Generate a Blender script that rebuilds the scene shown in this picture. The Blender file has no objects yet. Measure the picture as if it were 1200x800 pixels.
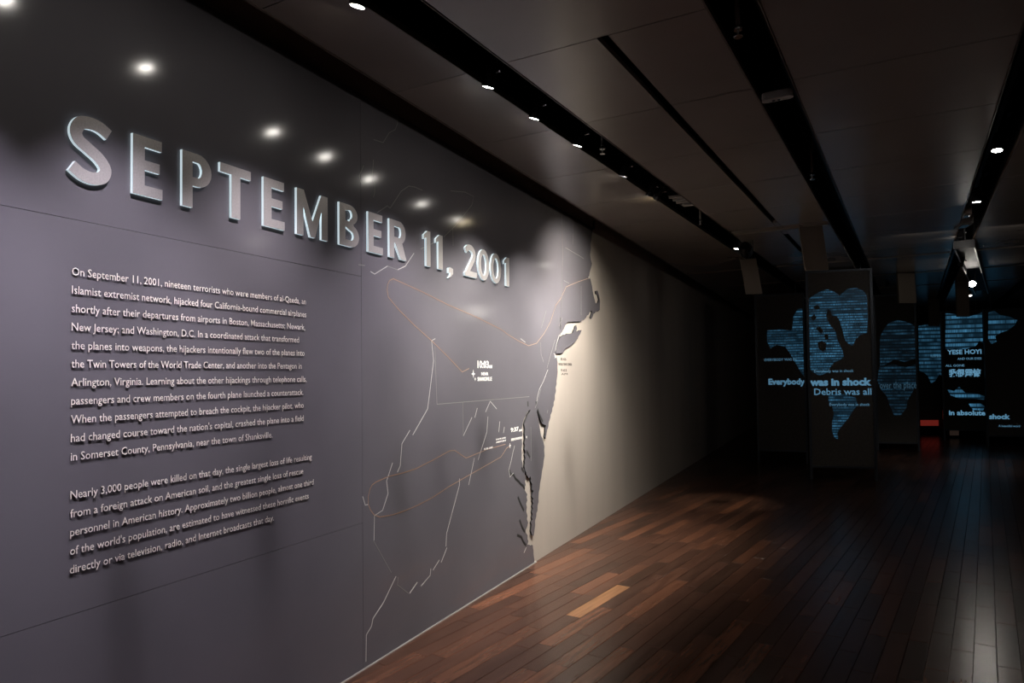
import bpy, math, random
from mathutils import Vector, Matrix
random.seed(11)
S = bpy.context.scene
COL = S.collection

# ------------------------------------------------------------------ camera
F = 820.0; H = 1.6; D = 2.42
PITCH = 0.030; ROLL = 0.012
YAW = math.atan((986 - 600) / F * math.cos(PITCH))
SHIFT = 40 - F * math.tan(PITCH)
fw = Vector((-math.sin(YAW) * math.cos(PITCH), math.cos(YAW) * math.cos(PITCH), math.sin(PITCH)))
rt = Vector((math.cos(YAW), math.sin(YAW), 0)); up = rt.cross(fw)
rt, up = rt * math.cos(ROLL) - up * math.sin(ROLL), up * math.cos(ROLL) + rt * math.sin(ROLL)
EYE = Vector((D, 0, H))
cd = bpy.data.cameras.new('camera'); cam = bpy.data.objects.new('camera', cd); COL.objects.link(cam)
cam.matrix_world = Matrix(((rt.x, up.x, -fw.x, D), (rt.y, up.y, -fw.y, 0), (rt.z, up.z, -fw.z, H), (0, 0, 0, 1)))
cd.sensor_width = 36; cd.lens = 36 * F / 1200; cd.shift_y = SHIFT / 1200; cd.clip_start = .05; cd.clip_end = 200
S.camera = cam

# ------------------------------------------------------------------ world, exposure
w = bpy.data.worlds.new('world'); S.world = w; w.use_nodes = True
w.node_tree.nodes['Background'].inputs[0].default_value = (.6, .65, .8, 1)
w.node_tree.nodes['Background'].inputs[1].default_value = 0.0
S.view_settings.view_transform = 'Standard'; S.view_settings.look = 'None'
S.view_settings.exposure = 0.0; S.view_settings.gamma = 1.0; S.view_settings.use_curve_mapping = False

def ray(px, py): return fw + rt * ((px - 600) / F) - up * ((py - 400 - SHIFT) / F)
def on_wall(px, py, x=0.0):
    v = ray(px, py); return EYE + v * ((x - D) / v.x)
def on_z(px, py, z=0.0):
    v = ray(px, py); return EYE + v * ((z - H) / v.z)
CZ = 3.15
TA = math.radians(4.6)           # ceiling grid runs 4.6 degrees off the left wall
def T(u, v, z=CZ): return Vector((u * math.cos(TA) + v * math.sin(TA), -u * math.sin(TA) + v * math.cos(TA), z))

# area-like lamps of the room: (pixel of the lens, target point, watts, cone degrees, colour)
def lampspec():
    L = []
    def wash(p, dy, zt, wt, cone, c): L.append((p, Vector((0.02, p.y + dy, zt)), wt, cone, c))
    LZ = 3.13
    cool = (.98, .90, .98); neu = (1.0, .95, .88); warm = (1.0, .86, .66)
    for v in (-.55, .35, 1.05): wash(T(.475, v, LZ), .10, .75, 430, 62, (.92, .85, 1.0))
    wash(T(.475, 1.68, LZ), .10, .75, 430, 63, (.95, .88, 1.0))
    for i, q in enumerate([(419, 6), (572, 101), (626, 138), (677, 170), (730, 206), (761, 229)]):
        p = on_z(q[0], q[1], LZ)
        wash(p, (.15, .25, .2, .2, .35, .5)[i], (.90, .95, .95, 1.1, .9, .8)[i], (330, 340, 360, 680, 760, 640)[i], (70, 72, 74, 78, 84, 88)[i], (cool, cool, neu, neu, neu, neu)[i])
    return L
WASH = lampspec()

def fill_area(loc, tgt, sx, sy, watts, col):
    ld = bpy.data.lights.new('fill_light', 'AREA'); ld.shape = 'RECTANGLE'; ld.size = sx; ld.size_y = sy; ld.energy = watts; ld.color = col
    o = bpy.data.objects.new('fill_light', ld); COL.objects.link(o); o.location = loc; o.rotation_euler = (Vector(loc) - Vector(tgt)).to_track_quat('Z', 'Y').to_euler()
fill_area((5.5, -2.2, 2.9), (4.5, 9, 1.0), 4.0, .8, 3.5, (1, .92, .84))      # added unseen fill behind the viewer, lifts the whole room faintly
fill_area((5.0, 9.0, 3.05), (5.0, 15, .6), 4.0, .5, 3.5, (1, .93, .88))      # added unseen fill that brightens the dark far end around the screens

# ------------------------------------------------------------------ helpers
def tag(o, label=None, cat=None, group=None, kind=None):
    if label: o['label'] = label
    if cat: o['category'] = cat
    if group: o['group'] = group
    if kind: o['kind'] = kind
    return o
def empty(name, loc=(0, 0, 0), rz=0):
    o = bpy.data.objects.new(name, None); COL.objects.link(o); o.location = loc; o.rotation_euler = (0, 0, rz); o.empty_display_size = .05
    return o
class MB:
    def __init__(s): s.v = []; s.f = []; s.m = []
    def add(s, vs, fs, mi=0, M=None):
        b = len(s.v)
        for p in vs:
            p = Vector(p); s.v.append(tuple(M @ p) if M else tuple(p))
        for f in fs: s.f.append([b + i for i in f]); s.m.append(mi)
        return s
    def box(s, a, b, mi=0, M=None):
        x0, y0, z0 = a; x1, y1, z1 = b
        s.add([(x0, y0, z0), (x1, y0, z0), (x1, y1, z0), (x0, y1, z0), (x0, y0, z1), (x1, y0, z1), (x1, y1, z1), (x0, y1, z1)],
              [(0, 3, 2, 1), (4, 5, 6, 7), (0, 1, 5, 4), (1, 2, 6, 5), (2, 3, 7, 6), (3, 0, 4, 7)], mi, M); return s
    def lathe(s, prof, n=16, mi=0, M=None, cap=True):
        vs = []; fs = []
        for (r, z) in prof:
            for k in range(n):
                a = 2 * math.pi * k / n; vs.append((r * math.cos(a), r * math.sin(a), z))
        for j in range(len(prof) - 1):
            for k in range(n):
                k2 = (k + 1) % n; fs.append((j * n + k, j * n + k2, (j + 1) * n + k2, (j + 1) * n + k))
        if cap: fs.append(tuple(range(n - 1, -1, -1))); fs.append(tuple(range((len(prof) - 1) * n, len(prof) * n)))
        s.add(vs, fs, mi, M); return s
    def prism(s, poly, z0, z1, mi=0, M=None):
        n = len(poly); vs = [(x, y, z0) for x, y in poly] + [(x, y, z1) for x, y in poly]
        s.add(vs, [tuple(range(n - 1, -1, -1)), tuple(range(n, 2 * n))] + [(i, (i + 1) % n, n + (i + 1) % n, n + i) for i in range(n)], mi, M); return s
    def build(s, name, mats, parent=None, loc=None, smooth=False):
        me = bpy.data.meshes.new(name); me.from_pydata(s.v, [], s.f)
        for m in (mats if isinstance(mats, (list, tuple)) else [mats]): me.materials.append(m)
        me.polygons.foreach_set('material_index', s.m)
        if smooth: me.polygons.foreach_set('use_smooth', [True] * len(s.f))
        me.update(); return link(name, me, parent, loc)
def link(name, me, parent=None, loc=None):
    o = bpy.data.objects.new(name, me); COL.objects.link(o)
    if parent: o.parent = parent
    if loc is not None: o.location = loc
    return o
def smooth_mesh(me, ang=40):
    me.polygons.foreach_set('use_smooth', [True] * len(me.polygons))
    try: me.set_sharp_from_angle(angle=math.radians(ang))
    except Exception: pass

# ------------------------------------------------------------------ materials
def mat(name, col, rough=.5, metal=0, spec=.5, bump=None, noise=None, coat=0):
    m = bpy.data.materials.new(name); m.use_nodes = True; nt = m.node_tree; b = nt.nodes['Principled BSDF']
    b.inputs['Base Color'].default_value = (*col, 1); b.inputs['Roughness'].default_value = rough
    b.inputs['Metallic'].default_value = metal; b.inputs['Specular IOR Level'].default_value = spec
    b.inputs['Coat Weight'].default_value = coat
    if noise or bump:
        tc = nt.nodes.new('ShaderNodeTexCoord'); mp = nt.nodes.new('ShaderNodeMapping'); nz = nt.nodes.new('ShaderNodeTexNoise')
        sc = (noise or bump)[0]; mp.inputs['Scale'].default_value = sc
        nz.inputs['Scale'].default_value = 1; nz.inputs['Detail'].default_value = 5
        nt.links.new(tc.outputs['Object'], mp.inputs[0]); nt.links.new(mp.outputs[0], nz.inputs[0])
        if noise:
            r = nt.nodes.new('ShaderNodeMapRange'); r.inputs[3].default_value = 1 - noise[1]; r.inputs[4].default_value = 1 + noise[1]
            r.inputs[1].default_value = .3; r.inputs[2].default_value = .7
            mx = nt.nodes.new('ShaderNodeVectorMath'); mx.operation = 'SCALE'; mx.inputs[0].default_value = col
            nt.links.new(nz.outputs[0], r.inputs[0]); nt.links.new(r.outputs[0], mx.inputs['Scale']); nt.links.new(mx.outputs[0], b.inputs['Base Color'])
        if bump:
            bp = nt.nodes.new('ShaderNodeBump'); bp.inputs['Strength'].default_value = bump[1]; bp.inputs['Distance'].default_value = .002
            nt.links.new(nz.outputs[0], bp.inputs['Height']); nt.links.new(bp.outputs[0], b.inputs['Normal'])
    return m
def emit(name, col, st):
    m = bpy.data.materials.new(name); m.use_nodes = True; b = m.node_tree.nodes['Principled BSDF']
    b.inputs['Base Color'].default_value = (0.02, .02, .02, 1)
    b.inputs['Emission Color'].default_value = (*col, 1); b.inputs['Emission Strength'].default_value = st; return m
M = {}
M['panel'] = mat('dark graphic laminate', (.124, .117, .131), .125, spec=.34, noise=((2, 2, 2), .05), bump=((60, 60, 60), .006))
M['panel_edge'] = mat('panel edge', (.012, .012, .013), .6)
M['beige'] = mat('beige wall paint', (.42, .375, .33), .55, spec=.3, noise=((1, 3, .4), .05))
M['black'] = mat('matt black', (.006, .006, .007), .6, spec=.2)
M['ceil'] = mat('taupe metal ceiling panel', (.21, .183, .160), .22, spec=.4, noise=((1.5, 1.5, 1.5), .06))
M['plenum'] = mat('plenum black', (.004, .004, .005), .8, spec=.1)
M['trim_and_slot'] = mat('brown trim and lit slot', (.075, .052, .038), .5)
M['kerb'] = mat('light aluminium strip', (.45, .43, .40), .35, metal=.4)
M['silver'] = mat('brushed silver', (.58, .55, .54), .38, metal=.5, noise=((3, 160, 160), .10), bump=((4, 220, 220), .15))
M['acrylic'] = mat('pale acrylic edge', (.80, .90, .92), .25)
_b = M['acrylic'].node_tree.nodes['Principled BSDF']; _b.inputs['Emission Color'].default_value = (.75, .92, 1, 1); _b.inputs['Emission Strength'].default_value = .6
M['text'] = mat('cream raised lettering', (.78, .72, .66), .5)
M['textedge'] = mat('lettering edge', (.10, .09, .09), .5)
M['whiteline'] = mat('engraved white line', (.50, .48, .46), .5)
M['greyline'] = mat('engraved grey line', (.19, .185, .18), .5)
M['copper'] = mat('copper inlay line', (.34, .21, .14), .45, metal=.3)
M['ink'] = mat('dark ink', (.006, .006, .006), .7)
M['lampbody'] = mat('lamp black metal', (.015, .015, .016), .35, metal=.5)
M['chrome'] = mat('chrome', (.5, .5, .5), .25, metal=1)
M['lens'] = emit('lamp lens', (1, .94, .86), 110)
M['lens_warm'] = emit('warm lamp lens', (1, .82, .5), 160)
M['lens_dim'] = emit('far lamp lens', (1, .92, .82), 4)
M['offwhite'] = mat('offwhite plastic', (.30, .28, .25), .45)
M['beigebox'] = mat('beige housing', (.16, .13, .10), .6)
M['frame'] = mat('screen frame dark steel', (.05, .06, .075), .4, metal=.5)
M['red'] = emit('red exhibit glow', (1, .10, .07), .10)
M['dimprint'] = emit('far exhibit panel', (.55, .36, .28), .028)

def wood(name, island=False, fixed=None):
    m = bpy.data.materials.new(name); m.use_nodes = True; nt = m.node_tree; N = nt.nodes.new; Lk = nt.links.new; b = nt.nodes['Principled BSDF']
    if island: src = N('ShaderNodeNewGeometry').outputs['Random Per Island']
    else: src = N('ShaderNodeObjectInfo').outputs['Random']
    rp = N('ShaderNodeValToRGB'); e = rp.color_ramp.elements; rp.color_ramp.interpolation = 'LINEAR'
    e[0].position = 0; e[0].color = (.040, .021, .014, 1); e[1].position = 1; e[1].color = (.13, .052, .027, 1)
    for p, c in ((.5, (.055, .026, .017, 1)), (.84, (.078, .035, .021, 1)), (.96, (.098, .041, .023, 1))):
        x = e.new(p); x.color = c
    if fixed: 
        for x in e: x.color = (*fixed, 1)
    Lk(src, rp.inputs[0])
    tc = N('ShaderNodeTexCoord'); mp = N('ShaderNodeMapping'); 
    mp.inputs['Scale'].default_value = (45, 3, 1)
    if island: mp.inputs['Rotation'].default_value = (0, 0, math.radians(8.9))
    ad = N('ShaderNodeVectorMath'); ad.operation = 'ADD'; ml = N('ShaderNodeMath'); ml.operation = 'MULTIPLY'; ml.inputs[1].default_value = 57
    Lk(src, ml.inputs[0]); Lk(tc.outputs['Object'], mp.inputs[0]); Lk(mp.outputs[0], ad.inputs[0]); Lk(ml.outputs[0], ad.inputs[1])
    nz = N('ShaderNodeTexNoise'); nz.inputs['Scale'].default_value = 1; nz.inputs['Detail'].default_value = 6; nz.inputs['Roughness'].default_value = .5
    Lk(ad.outputs[0], nz.inputs[0])
    mr = N('ShaderNodeMapRange'); mr.inputs[1].default_value = .3; mr.inputs[2].default_value = .7; mr.inputs[3].default_value = .7; mr.inputs[4].default_value = 1.3
    Lk(nz.outputs[0], mr.inputs[0]); sc = N('ShaderNodeVectorMath'); sc.operation = 'SCALE'; Lk(rp.outputs[0], sc.inputs[0]); Lk(mr.outputs[0], sc.inputs['Scale'])
    Lk(sc.outputs[0], b.inputs['Base Color'])
    r2 = N('ShaderNodeMapRange'); r2.inputs[3].default_value = .19; r2.inputs[4].default_value = .30; Lk(nz.outputs[0], r2.inputs[0]); Lk(r2.outputs[0], b.inputs['Roughness'])
    bp = N('ShaderNodeBump'); bp.inputs['Strength'].default_value = .05; bp.inputs['Distance'].default_value = .001; Lk(nz.outputs[0], bp.inputs['Height']); Lk(bp.outputs[0], b.inputs['Normal'])
    b.inputs['Specular IOR Level'].default_value = .30
    return m
M['plank'] = wood('dark oak plank'); M['plank_far'] = wood('dark oak planks joined', True); M['plank_orange'] = wood('orange plank', False, (.22, .105, .048))

def stripes(name, col, st, rows, thr=.42, seed=0.0):
    """blue projected picture made of rows of tiny broken text"""
    m = bpy.data.materials.new(name); m.use_nodes = True; nt = m.node_tree; N = nt.nodes.new; Lk = nt.links.new; b = nt.nodes['Principled BSDF']
    b.inputs['Base Color'].default_value = (.01, .012, .015, 1); b.inputs['Emission Color'].default_value = (*col, 1)
    tc = N('ShaderNodeTexCoord'); sp = N('ShaderNodeSeparateXYZ'); Lk(tc.outputs['Object'], sp.inputs[0])
    def math_(op, a, bb=None):
        n = N('ShaderNodeMath'); n.operation = op
        for i, x in enumerate((a, bb)):
            if x is None: continue
            if isinstance(x, (int, float)): n.inputs[i].default_value = x
            else: Lk(x, n.inputs[i])
        return n.outputs[0]
    z = math_('MULTIPLY', sp.outputs[2], rows); row = math_('FLOOR', z); fr = math_('FRACT', z)
    band = math_('GREATER_THAN', fr, .38)
    def noise(kx, krow, off, lo, hi, o0, o1, det=2):
        cb = N('ShaderNodeCombineXYZ'); Lk(math_('MULTIPLY', sp.outputs[0], kx), cb.inputs[0]); Lk(math_('MULTIPLY', row, krow), cb.inputs[1]); cb.inputs[2].default_value = seed + off
        nz = N('ShaderNodeTexNoise'); nz.inputs['Scale'].default_value = 1.0; nz.inputs['Detail'].default_value = det; Lk(cb.outputs[0], nz.inputs[0])
        mr = N('ShaderNodeMapRange'); mr.inputs[1].default_value = lo; mr.inputs[2].default_value = hi; mr.inputs[3].default_value = o0; mr.inputs[4].default_value = o1; Lk(nz.outputs[0], mr.inputs[0]); return mr.outputs[0]
    letters = noise(70, 5.3, 0, .42, .55, .35, 1.0)
    runs = noise(4.5, 7.7, 5, .36, .62, .12, 1.25, 3)
    lines = noise(.6, 3.37, 9, .38, .62, .25, 1.9)
    a = math_('MULTIPLY', math_('MULTIPLY', math_('MULTIPLY', band, letters), runs), lines)
    a = math_('MULTIPLY', math_('ADD', math_('MULTIPLY', a, 1.25), .12), st)
    Lk(a, b.inputs['Emission Strength']); return m

# ------------------------------------------------------------------ 2D shapes to meshes
def fill(splines, depth, closed=True, offset=0):
    cu = bpy.data.curves.new('c', 'CURVE'); cu.dimensions = '2D'; cu.fill_mode = 'BOTH'; cu.extrude = depth / 2
    for pts in splines:
        sp = cu.splines.new('POLY'); sp.points.add(len(pts) - 1)
        for i, p in enumerate(pts): sp.points[i].co = (p[0], p[1], 0, 1)
        sp.use_cyclic_u = True
    o = bpy.data.objects.new('c', cu); COL.objects.link(o)
    me = bpy.data.meshes.new_from_object(o); 
    data = ([(v.co.x, v.co.y, v.co.z + depth / 2) for v in me.vertices], [tuple(p.vertices) for p in me.polygons])
    bpy.data.objects.remove(o); bpy.data.curves.remove(cu); bpy.data.meshes.remove(me)
    return data
def text_data(body, depth, offset=0.0):
    cu = bpy.data.curves.new('t', 'FONT'); cu.body = body; cu.size = 1; cu.extrude = depth / 2; cu.offset = offset; cu.resolution_u = 2
    o = bpy.data.objects.new('t', cu); COL.objects.link(o)
    me = bpy.data.meshes.new_from_object(o)
    data = ([(v.co.x, v.co.y, v.co.z + depth / 2) for v in me.vertices], [tuple(p.vertices) for p in me.polygons])
    bpy.data.objects.remove(o); bpy.data.curves.remove(cu); bpy.data.meshes.remove(me)
    return data
def put(data, name, mats, fn, parent=None, loc=None, edge_axis=None):
    """map local (x,y,z) points through fn, faces not facing edge_axis get material 1"""
    me = bpy.data.meshes.new(name); o_ = Vector(loc) if loc is not None else Vector((0, 0, 0))
    me.from_pydata([tuple(Vector(fn(v)) - o_) for v in data[0]], [], data[1])
    for m in (mats if isinstance(mats, (list, tuple)) else [mats]): me.materials.append(m)
    me.update()
    if edge_axis is not None:
        for p in me.polygons:
            if abs(p.normal.dot(edge_axis)) < .7: p.material_index = 1
    return link(name, me, parent, loc if loc is not None else None)
XA = Vector((1, 0, 0))

# ================================================================== SETTING
XR = 8.2; YB = -3.0; YF = 26.0
tag(MB().box((-.3, YB, 0), (0, YF, 3.6)).build('wall_left', M['beige']), kind='structure')
tag(MB().box((XR, YB, 0), (XR + .3, YF, 3.6)).build('wall_right', M['beige']), kind='structure')
tag(MB().box((0, YB - .3, 0), (XR, YB, 3.6)).build('wall_back', M['beige']), kind='structure')
tag(MB().box((0, YF, 0), (XR, YF + .3, 3.6)).build('wall_front', M['black']), kind='structure')
floor = tag(MB().box((-.3, YB - .3, -.12), (XR + .3, YF + .3, -.014)).build('floor', M['black']), kind='structure')
ceiling = tag(MB().box((-.3, YB - .3, 3.6), (XR + .3, YF + .3, 3.75)).build('ceiling', M['plenum']), kind='structure')

# floor planks
PA = math.radians(8.9)
def P(q, p): return Vector((q * math.cos(PA) + p * math.sin(PA), -q * math.sin(PA) + p * math.cos(PA), 0))
PW = .108; lens = (.787, .62, .94)
def plank_mesh(L):
    g = .0009; b = MB(); w2 = PW / 2 - g; l2 = L / 2 - g; c = .0015
    b.add([(-w2, -l2, -.012), (w2, -l2, -.012), (w2, l2, -.012), (-w2, l2, -.012),
           (-w2, -l2, -c), (w2, -l2, -c), (w2, l2, -c), (-w2, l2, -c),
           (-w2 + c, -l2 + c, 0), (w2 - c, -l2 + c, 0), (w2 - c, l2 - c, 0), (-w2 + c, l2 - c, 0)],
          [(8, 9, 10, 11)] + [(i, (i + 1) % 4, 4 + (i + 1) % 4, 4 + i) for i in range(4)] + [(4 + i, 4 + (i + 1) % 4, 8 + (i + 1) % 4, 8 + i) for i in range(4)])
    me = bpy.data.meshes.new('plank'); me.from_pydata(b.v, [], b.f); me.materials.append(M['plank']); me.update(); return me
pm = [plank_mesh(L) for L in lens]
planks = []
for k in range(-45, 90):
    q = .0217 + PW * (k + .5)
    # row start; row 0 is anchored so that the orange plank sits at p 4.478..5.266
    s = 4.478 if k == 0 else 4.478 + random.random() * .8
    seq = [(s, 0 if k == 0 else random.randrange(3))]
    a = s
    while a > -2.5:
        j = random.randrange(3); a -= lens[j]; seq.append((a, j))
    a = s + lens[seq[0][1]]
    while a < YF + 1:
        j = random.randrange(3); seq.append((a, j)); a += lens[j]
    for (a, j) in seq:
        c = P(q, a + lens[j] / 2)
        if c.x < -.12 or c.x > XR or c.y < -2.8 or c.y > YF - .1: continue
        planks.append((c, j, k == 0 and abs(a - 4.478) < .01))
def inview(c):
    d_ = c - EYE; z = d_.dot(fw)
    if z < .3: return False
    x = 600 + F * d_.dot(rt) / z; y = 400 + SHIFT - F * d_.dot(up) / z
    return -60 < x < 1260 and y < 880
vis = sorted([p for p in planks if inview(p[0])], key=lambda p: (p[0] - EYE).length)
near = vis[:300]; ns = set(id(p) for p in near)
for (c, j, o_) in near:
    me = pm[j]
    if o_:
        me = me.copy(); me.materials.clear(); me.materials.append(M['plank_orange'])
    o = link('floor_plank', me, floor, c); o.rotation_euler = (0, 0, -PA)
mb = MB()
for p in planks:
    if id(p) in ns: continue
    c, j, _ = p; me = pm[j]; Mx = Matrix.Translation(c) @ Matrix.Rotation(-PA, 4, 'Z')
    b = len(mb.v)
    mb.v += [tuple(Mx @ v.co) for v in me.vertices]
    for f in me.polygons: mb.f.append([b + i for i in f.vertices]); mb.m.append(0)
tag(mb.build('floor_plank_field', M['plank_far'], floor), kind='stuff')

# ceiling panels, troughs and slots
UE = [None, .466, .70, 1.187, 1.237, 1.69, 1.895, 2.88, 3.075, 4.07, 4.27, 5.26, 5.46, 6.45, 6.65]
J0 = 3.16; JS = .97; TH = .03
def left_u(v): return None
cols = [(.466, None), (.70, 1.187), (1.237, 1.69), (1.895, 2.88), (3.075, 4.07), (4.27, 5.26), (5.46, 6.45), (6.65, 7.9)]
gap = .003
def panel(poly):
    Mx = None
    MB().prism([(p.x, p.y) for p in poly], CZ, CZ + TH).build('ceiling_panel', M['ceil'], ceiling)
def rows():
    r = []; v = J0 - JS * 6
    while v < 25:
        r.append((v, v + JS)); v += JS
    return r
CROSS = {5: .10, 8: .14, 10: .12, 12: .12}      # joint index -> width of an open dark slot across the ceiling
for (v0, v1) in rows():
    k0 = round((v0 - J0) / JS); k1 = k0 + 1
    a = v0 + gap; ax_ = v0 + CROSS.get(k0, gap); b = v1 - gap
    if v0 > 22: continue
    # strip beside the wall: slanted left edge at x = .25
    for z_ in (0,):
        pl = []
        a1 = ax_ if k0 > 5 else a
        for v in (a1, b):
            uu = (.25 - v * math.sin(TA)) / math.cos(TA); pl.append(uu)
        panel([T(pl[0], a1), T(.466, a1), T(.466, b), T(pl[1], b)])
    for ci, (u0, u1) in enumerate(cols[1:]):
        if k0 < 0:
            if ci == 0: u1 = 1.69
            if ci == 1: continue
        a2 = ax_ if (k0 > 5 or ci < 2) else a
        if T(u0, a).x > XR - .1: continue
        c = [T(u0 + gap, a2), T(u1 - gap, a2), T(u1 - gap, b), T(u0 + gap, b)]
        if max(p.x for p in c) > XR: continue
        panel(c)
# closing strips over the thin slot where it is not open (before J0, in the last row)
def strip(u0, u1, v0, v1, name='ceiling_strip', z=CZ, th=TH, m='ceil'):
    return MB().prism([(p.x, p.y) for p in (T(u0, v0), T(u1, v0), T(u1, v1), T(u0, v1))], z, z + th).build(name, M[m], ceiling)
strip(1.187, 1.237, 7.81, J0 + JS * 5); strip(1.187, 1.237, J0 + JS * 5 + .1, 8.5); strip(1.187, 1.237, 9.9, 21)
# trough channels
TR = [(.466, .70), (1.69, 1.895), (2.88, 3.075), (4.07, 4.27)]
for (u0, u1) in TR:
    b = MB(); v0, v1 = -2.2, 20.5
    def pr(a_, b_, z0, z1): b.prism([(p.x, p.y) for p in (T(a_, v0), T(b_, v0), T(b_, v1), T(a_, v1))], z0, z1)
    pr(u0 - .012, u0, CZ + TH, 3.50); pr(u1, u1 + .012, CZ + TH, 3.50); pr(u0 - .012, u1 + .012, 3.50, 3.515)
    b.build('trough_channel', M['black'], ceiling)
    MB().prism([(p.x, p.y) for p in (T(u0 + .10, v0), T(u0 + .13, v0), T(u0 + .13, v1), T(u0 + .10, v1))], 3.40, 3.435).build('track_rail', M['lampbody'], ceiling)
    b = MB(); b.prism([(p.x, p.y) for p in (T(u0, v0), T(u0 + .006, v0), T(u0 + .006, v1), T(u0, v1))], CZ - .004, CZ + TH)
    b.prism([(p.x, p.y) for p in (T(u1 - .006, v0), T(u1, v0), T(u1, v1), T(u1 - .006, v1))], CZ - .004, CZ + TH)
    b.build('trough_lip', M['trim_and_slot'], ceiling)
MB().prism([(p.x, p.y) for p in (T(1.175, J0), T(1.249, J0), T(1.249, 7.81), T(1.175, 7.81))], CZ + .20, CZ + .22).build('slot_backing', M['plenum'], ceiling)
# brown strip whose colour stands for the lit slot beside the wall
MB().box((.19, -2.9, CZ + .035), (.252, 22, CZ + .055)).build('lit_slot_strip', M['trim_and_slot'], ceiling)
MB().box((.247, -2.9, CZ - .004), (.255, 22, CZ + .035)).build('edge_trim', M['trim_and_slot'], ceiling)
# drop beams after the first open cross slot
strip(.72, 1.68, J0 + JS * 5 + .11, J0 + JS * 5 + .20, 'cross_trim', CZ - .012, .012, 'beigebox')
tag(MB().box((0.0, 0, 0), (.020, 5.555, .007)).build('baseboard_left', M['kerb']), kind='structure')

# ================================================================== GRAPHIC WALL
PX = .014                                         # front face of the graphic panels
def w2(q, x=PX):
    p = on_wall(q[0], q[1], x); return (p.y, p.z)
def onto_wall(x0): return lambda v: (x0 + v[2], v[0], v[1])
gw = tag(empty('graphic_wall_cladding', (0, 1.5, 0)), 'dark grey laminate cladding with engraved coast map along the left wall', 'wall panel')
def gput(splines, name, depth=.014, x0=0, mats=None, parent=None):
    mats = mats or [M['panel'], M['panel_edge']]
    return put(fill(splines, depth), name, mats, lambda v: (x0 + v[2], v[0] - 1.5, v[1]), parent or gw, None, XA)
ZT = 3.19; g = .0009; YS = 3.155; B0 = .008
gput([[(-2.95, B0), (YS - g, B0), (YS - g, .80 - g), (-2.95, .80 - g)]], 'wall_panel')
gput([[(-2.95, .80 + g), (YS - g, .80 + g), (YS - g, 2.162 - g), (-2.95, 2.162 - g)]], 'wall_panel')
gput([[(-2.95, 2.162 + g), (YS - g, 2.162 + g), (YS - g, ZT), (-2.95, ZT)]], 'wall_panel')
coast = [(697, 258), (695.8, 262), (696.5, 265), (695, 268), (693.8, 274), (693.2, 280), (692, 286), (692.3, 291), (691.6, 298.5), (692.4, 304), (693.8, 309), (693, 312.5),
    (690.9, 319.5), (690.3, 324), (692, 327), (693.8, 335), (694.6, 341), (696, 347.5), (697.9, 355), (699, 356), (700.8, 354.5), (702, 351), (700.8, 345.7), (698.6, 344.2), (698.2, 341), (700.3, 340.4), (702, 345.7), (703.2, 352.7),
    (702.8, 363), (700.8, 364.6), (698.2, 364.3), (697, 367), (695.6, 367.6), (694.6, 371), (693, 373.4), (692, 372), (693.8, 366), (693, 363.5), (691, 366), (689.5, 369), (688, 369.5), (686.9, 372), (684, 374.6), (682, 375), (680.7, 377),
    (677, 376.3), (673.7, 377), (670, 376.6), (666.8, 377.5), (665.8, 376.8), (664.5, 379), (662.5, 381), (661, 385), (659.6, 387), (658.4, 389.4), (657, 390.7), (656.2, 393.7), (654.6, 398), (653, 402), (652, 406), (650.9, 410), (650.5, 416), (652.3, 418.5),
    (653.4, 424), (653.3, 430), (653.5, 436), (653, 441), (652.3, 446), (652.3, 450), (651.2, 454), (651.6, 458), (650.2, 463), (650.2, 468), (648.9, 471), (648.8, 475), (647.3, 478), (647, 482), (645.2, 486), (644.9, 489.6), (643, 495), (642.6, 500), (641.2, 504), (640.4, 509), (639.4, 514),
    (638.2, 511.5), (639, 506), (639, 502), (639.9, 498), (637.6, 497.3), (635.3, 495.8), (633.6, 492), (632.5, 489.4), (631, 484), (629.7, 479.5), (629.2, 483), (630.2, 487), (631.2, 491), (631.8, 497), (633, 503), (634, 510), (635.8, 514), (637, 518), (638, 523),
    (637.8, 528), (638.2, 534), (637.2, 540), (636.5, 546), (635.2, 552), (634.4, 559), (633, 566), (632.5, 572), (631.4, 577), (631, 584), (631.2, 588), (630, 592), (629.9, 598), (628.6, 601), (628.5, 605), (627, 610), (627.2, 615), (626.3, 622), (625.5, 627.5),
    (623.5, 627), (622.2, 622), (623, 615), (622.3, 612), (624, 609), (623.3, 606), (624.2, 603), (623.5, 600), (624.6, 596), (623.8, 593), (625, 590), (624, 587), (625, 584), (623.5, 582), (624, 578), (625.4, 575), (623.2, 573), (623.5, 567), (622, 564), (622.4, 561), (621.5, 558),
    (619.5, 560.5), (618.3, 557), (617, 556.5), (616.6, 553), (615.2, 551), (614.5, 546), (615.2, 543), (614.9, 540), (615.9, 537), (615, 533), (616, 530), (614.6, 526), (615.2, 522), (614.5, 519), (615.4, 514), (614.7, 508), (615.4, 503), (614.4, 497), (616, 492), (617.4, 489), (618.4, 486), (620.4, 483), (622, 479.5),
    (619.6, 481), (617.4, 484), (616, 487), (614, 490.5), (613, 494), (612.2, 498), (611.3, 503), (612.4, 508), (611.4, 514), (612, 520), (611.2, 526), (611.6, 532), (611.2, 538), (612.6, 543), (612.4, 547), (614.4, 550), (614.8, 554), (616.4, 560), (615.4, 564), (616, 568), (614.3, 573), (616.6, 577),
    (618, 579), (617.2, 582), (618, 586), (616.6, 590), (617.5, 594), (616.8, 599), (618.2, 604), (617.6, 608), (619, 612), (617.8, 617), (616, 621), (616.4, 624), (618.4, 627), (618.2, 631), (619.2, 634), (618.2, 638), (620.4, 638), (622, 639.6), (624.4, 638.6), (624.7, 642), (625.2, 645), (625.3, 649), (626, 654), (626.4, 658), (627, 662.5)]
poly = [w2(p) for p in coast]
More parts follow.
